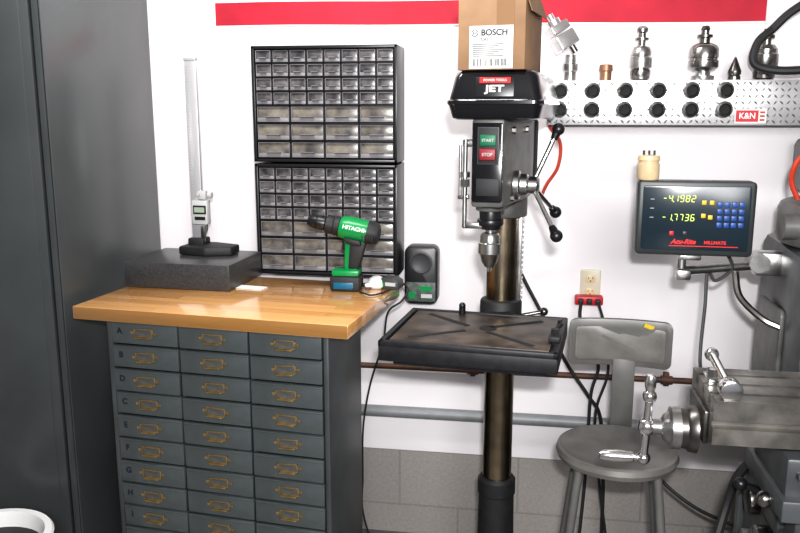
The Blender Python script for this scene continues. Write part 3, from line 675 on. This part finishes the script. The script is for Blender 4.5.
# ------------------------------------------------------------------ milling machine
ml = root('milling_machine', (0.98, -0.65, 0), 0, 'gray milling machine with slotted steel table and chrome ball crank', 'milling machine')
P = []
W2 = 0.115; H0 = 1.05
P.append((-1.10-W2, H0))
for yc in (-0.065, 0.0, 0.065):
    c = -1.10+yc
    P += [(c-0.007, H0), (c-0.007, H0-0.012), (c-0.014, H0-0.012), (c-0.014, H0-0.028), (c+0.014, H0-0.028), (c+0.014, H0-0.012), (c+0.007, H0-0.012), (c+0.007, H0)]
P += [(-1.10+W2, H0), (-1.10+W2, H0-0.098), (-1.02, H0-0.098), (-1.04, H0-0.118), (-1.16, H0-0.118), (-1.18, H0-0.098), (-1.10-W2, H0-0.098), (-1.10-W2, H0-0.062), (-1.202, H0-0.058), (-1.202, H0-0.048), (-1.10-W2, H0-0.044)]
B().prism(P, 0.405, 1.45, 'yz').done('table', MTAB, ml, ws=True)
HZ = 0.940
b = B().box((0.400, -1.10, 0.975), (0.012, 0.16, 0.075), 0.004)
b.lathe([(0.055, 0), (0.052, 0.016), (0.046, 0.022), (0.044, 0.040)], (0.395, -1.10, HZ), (-1, 0, 0)).done('end_bracket', STEELD, ml, ws=True)
B().lathe([(0.048, 0.038), (0.048, 0.058), (0.036, 0.062), (0.030, 0.072), (0.018, 0.078), (0.018, 0.110)], (0.397, -1.10, HZ), (-1, 0, 0), seg=40).done('dial', STEEL, ml, ws=True)
cx = 0.288
cr = B().sph((cx, -1.10, HZ), 0.022).cyl((cx, -1.10, HZ), (cx, -1.115, HZ+0.070), 0.010, 0.009).sph((cx, -1.116, HZ+0.078), 0.016)
cr.cyl((cx, -1.10, HZ), (cx, -1.085, HZ-0.078), 0.010, 0.009).sph((cx, -1.083, HZ-0.085), 0.016)
cr = cr.done('crank', CHROME, ml, ws=True)
for h_ in (B().lathe([(0.008, 0), (0.008, 0.016), (0.012, 0.02), (0.015, 0.05), (0.013, 0.085), (0.009, 0.095), (0.001, 0.098)], (cx-0.005, -1.083, HZ-0.085), (-1, 0, 0)),
           B().lathe([(0.008, 0), (0.012, 0.012), (0.014, 0.03), (0.010, 0.040), (0.001, 0.043)], (cx, -1.117, HZ+0.088), (0, 0, 1))):
    h_.shift(-ml.location); h_.done('crank_handle', CHROME, cr)
b = B().cyl((0.440, -1.19, 1.05), (0.440, -1.19, 1.066), 0.014).cyl((0.440, -1.210, 1.068), (0.440, -1.170, 1.068), 0.024, bev=0.004).cyl((0.440, -1.18, 1.070), (0.433, -1.05, 1.098), 0.009, 0.010).sph((0.432, -1.04, 1.100), 0.016)
b.box((0.428, -1.08, 1.056), (0.03, 0.07, 0.012), 0.002).cyl((0.425, -1.09, 1.05), (0.425, -1.09, 1.082), 0.013, seg=6).done('lock_lever', CHROME, ml, ws=True)
b = B().box((0.93, -1.095, 0.885), (0.74, 0.24, 0.09), 0.008).box((0.92, -1.09, 0.82), (0.74, 0.30, 0.05), 0.006).box((0.93, -1.222, 0.895), (0.70, 0.02, 0.012), 0.002)
b.done('saddle', MILLP, ml, ws=True)
for x in (0.60, 0.66, 0.72): B().cyl((x, -1.243, 0.82), (x, -1.238, 0.82), 0.011, seg=6).done('bolt', STEELD, ml, ws=True)
b = B().box((0.86, -0.99, 0.62), (0.54, 0.42, 0.34), 0.02).box((0.88, -0.97, 0.40), (0.40, 0.34, 0.14), 0.02).box((0.60, -1.08, 0.74), (0.05, 0.12, 0.06), 0.008)
b.box((0.585, -1.17, 0.60), (0.02, 0.03, 0.28), 0.004).box((0.585, -0.82, 0.60), (0.02, 0.03, 0.28), 0.004).done('knee', MILLP, ml, ws=True)
B().cyl((0.595, -1.06, 0.64), (0.555, -1.06, 0.64), 0.050, bev=0.004).cyl((0.56, -1.06, 0.64), (0.53, -1.06, 0.64), 0.026).done('knee_dial', STEELM, ml, ws=True)
B().cyl((0.60, -0.94, 0.70), (0.565, -0.94, 0.70), 0.036, bev=0.003).done('knee_cap', STEELD, ml, ws=True)
B().cyl((0.60, -0.92, 0.58), (0.565, -0.92, 0.58), 0.028, bev=0.003).done('knee_cap', CAST, ml, ws=True)
B().cyl((0.58, -1.14, 0.80), (0.55, -1.14, 0.80), 0.016).sph((0.545, -1.14, 0.80), 0.019).done('lock_knob', STEELM, ml, ws=True)
B().cyl((0.58, -1.02, 0.76), (0.53, -1.02, 0.775), 0.009).sph((0.525, -1.02, 0.777), 0.016).done('lock_knob', BLK, ml, ws=True)
B().cyl((0.90, -1.0, 0.04), (0.90, -1.0, 0.35), 0.05).done('knee_screw', STEEL, ml, ws=True)
B().prism([(0.70, -0.79), (1.28, -0.79), (1.24, -0.25), (0.74, -0.25)], 0.0, 1.28, 'xy', 0.03).box((0.98, -0.72, 0.06), (0.75, 1.05, 0.12), 0.03).box((0.77, -0.80, 0.9), (0.06, 0.03, 0.72), 0.004).done('column', MILLP, ml, ws=True)
B().prism(rrect(0.22, 0.26, 0.02, 4, -0.52, 0.98), 0.700, 0.712, 'yz', 0.003).done('access_cover', CAST, ml, ws=True)
B().cyl((0.98, -0.52, 1.28), (0.98, -0.52, 1.40), 0.27, seg=40, bev=0.02).box((0.98, -0.55, 1.48), (0.24, 0.95, 0.17), 0.02).cyl((0.75, -0.60, 1.34), (0.69, -0.60, 1.34), 0.035).done('ram', CAST, ml, ws=True)
B().box((0.98, -1.02, 1.50), (0.22, 0.16, 0.30), 0.03).cyl((0.98, -1.04, 1.14), (0.98, -1.04, 1.36), 0.06).cyl((0.98, -1.04, 1.62), (0.98, -1.04, 1.95), 0.09, bev=0.01).done('head', MILLP, ml, ws=True)
B().box((0.70, -0.50, 1.22), (0.10, 0.06, 0.07), 0.01).cyl((0.66, -0.54, 1.225), (0.66, -0.48, 1.225), 0.028).cyl((0.44, -0.575, 1.205), (0.68, -0.50, 1.215), 0.013).box((0.445, -0.575, 1.195), (0.04, 0.04, 0.03), 0.006).done('display_arm', STEEL, ml, ws=True)

# ------------------------------------------------------------------ cords
def cord(pts, r, lab, m=BLKM, name='electric_cable'):
    o = B().tube(pts, r, 8, 8).done(name, m); return top(o, lab, 'cord')
cord([(-0.400, -0.30, 1.080), (-0.38, -0.33, 1.066), (-0.40, -0.35, 1.03), (-0.445, -0.35, 0.99), (-0.465, -0.33, 0.88), (-0.515, -0.31, 0.72), (-0.545, -0.29, 0.55), (-0.55, -0.28, 0.36), (-0.55, -0.28, 0.22), (-0.50, -0.25, 0.01)], 0.0034, 'thin black cord hanging down beside the drawer cabinet')
cord([(-0.525, -0.42, 1.074), (-0.48, -0.46, 1.074), (-0.45, -0.42, 1.074), (-0.435, -0.37, 1.076)], 0.003, 'short black cord lying on the worktop')
cord([(-0.03, -0.20, 1.42), (-0.03, -0.10, 1.25), (-0.022, -0.05, 1.108), (0.06, -0.05, 0.945), (0.156, -0.055, 0.761), (0.24, -0.07, 0.64), (0.29, -0.07, 0.55), (0.31, -0.08, 0.3), (0.31, -0.12, 0.01)], 0.0065, 'black power cord slanting down behind the drill press')
cord([(0.202, -0.075, 0.985), (0.200, -0.10, 0.93), (0.225, -0.10, 0.84), (0.27, -0.10, 0.76), (0.25, -0.10, 0.66), (0.245, -0.105, 0.5), (0.24, -0.115, 0.3), (0.22, -0.15, 0.01)], 0.006, 'black power cord hanging from the red power tap')
cord([(0.262, -0.075, 0.985), (0.285, -0.13, 0.90), (0.30, -0.14, 0.75), (0.265, -0.14, 0.60), (0.28, -0.15, 0.4), (0.34, -0.18, 0.01)], 0.005, 'second black power cord hanging from the red power tap')
cord([(0.56, -0.565, 1.262), (0.585, -0.54, 1.21), (0.545, -0.53, 1.17), (0.52, -0.54, 1.20), (0.515, -0.56, 1.10), (0.50, -0.62, 0.95), (0.52, -0.66, 0.85), (0.58, -0.66, 0.80), (0.69, -0.62, 0.78)], 0.005, 'dark gray signal cable hanging below the digital readout', DGREY, 'signal_cable')
cord([(0.60, -0.52, 1.195), (0.61, -0.55, 1.13), (0.66, -0.60, 1.08), (0.705, -0.62, 1.06)], 0.010, 'braided metal hose curving to the milling machine', STEELM, 'braided_hose')
cord([(0.76, -0.55, 1.55), (0.725, -0.56, 1.51), (0.720, -0.55, 1.46), (0.74, -0.55, 1.41)], 0.007, 'red rubber hose looping at the milling machine', ORANGE, 'rubber_hose')
cord([(0.57, -0.93, 0.80), (0.545, -0.91, 0.74), (0.53, -0.90, 0.66), (0.50, -0.93, 0.56), (0.46, -0.96, 0.42), (0.40, -1.0, 0.25), (0.35, -1.0, 0.03)], 0.012, 'thick black hose hanging from the milling machine', BLKM, 'rubber_hose')
cord([(0.44, -0.30, 0.50), (0.48, -0.30, 0.43), (0.58, -0.35, 0.37), (0.70, -0.45, 0.36)], 0.006, 'black cord running to the milling machine column')
cord([(0.07, -0.03, 1.60), (0.11, -0.04, 1.54), (0.105, -0.05, 1.46), (0.07, -0.05, 1.40), (0.05, -0.10, 1.36)], 0.006, 'dark orange cord hanging behind the drill press', ORANGE)

# ------------------------------------------------------------------ lights
def area(name, loc, target, sx, sy, e, col=(1, 1, 1)):
    l = bpy.data.lights.new(name, 'AREA'); l.shape = 'RECTANGLE'; l.size = sx; l.size_y = sy; l.energy = e; l.color = col
    o = bpy.data.objects.new(name, l); S.collection.objects.link(o); o.location = loc
    o.rotation_euler = (Vector(target)-Vector(loc)).to_track_quat('-Z', 'Y').to_euler(); return o
area('daylight', (0.7, -4.4, 2.4), (0.1, 0, 1.35), 1.6, 0.9, 98, (1.0, 0.985, 0.985))
area('ceiling_lamp', (-0.7, -0.9, 2.66), (-0.7, -0.8, 0), 1.2, 0.16, 28, (1.0, 0.98, 0.96))
area('flash_lamp', (0.05, -2.95, 1.80), (0.0, 0, 1.45), 0.08, 0.05, 48, (1, 0.99, 0.985))
w = bpy.data.worlds.new('World'); S.world = w; w.use_nodes = True
w.node_tree.nodes['Background'].inputs[0].default_value = (0.92, 0.93, 1.0, 1)
w.node_tree.nodes['Background'].inputs[1].default_value = 0.26

# ------------------------------------------------------------------ camera
c = bpy.data.cameras.new('Camera'); c.lens = 36; c.sensor_width = 36
co = bpy.data.objects.new('Camera', c); S.collection.objects.link(co)
co.location = (0, -2.9, 1.65); co.rotation_euler = (R(79), 0, R(9))
S.camera = co
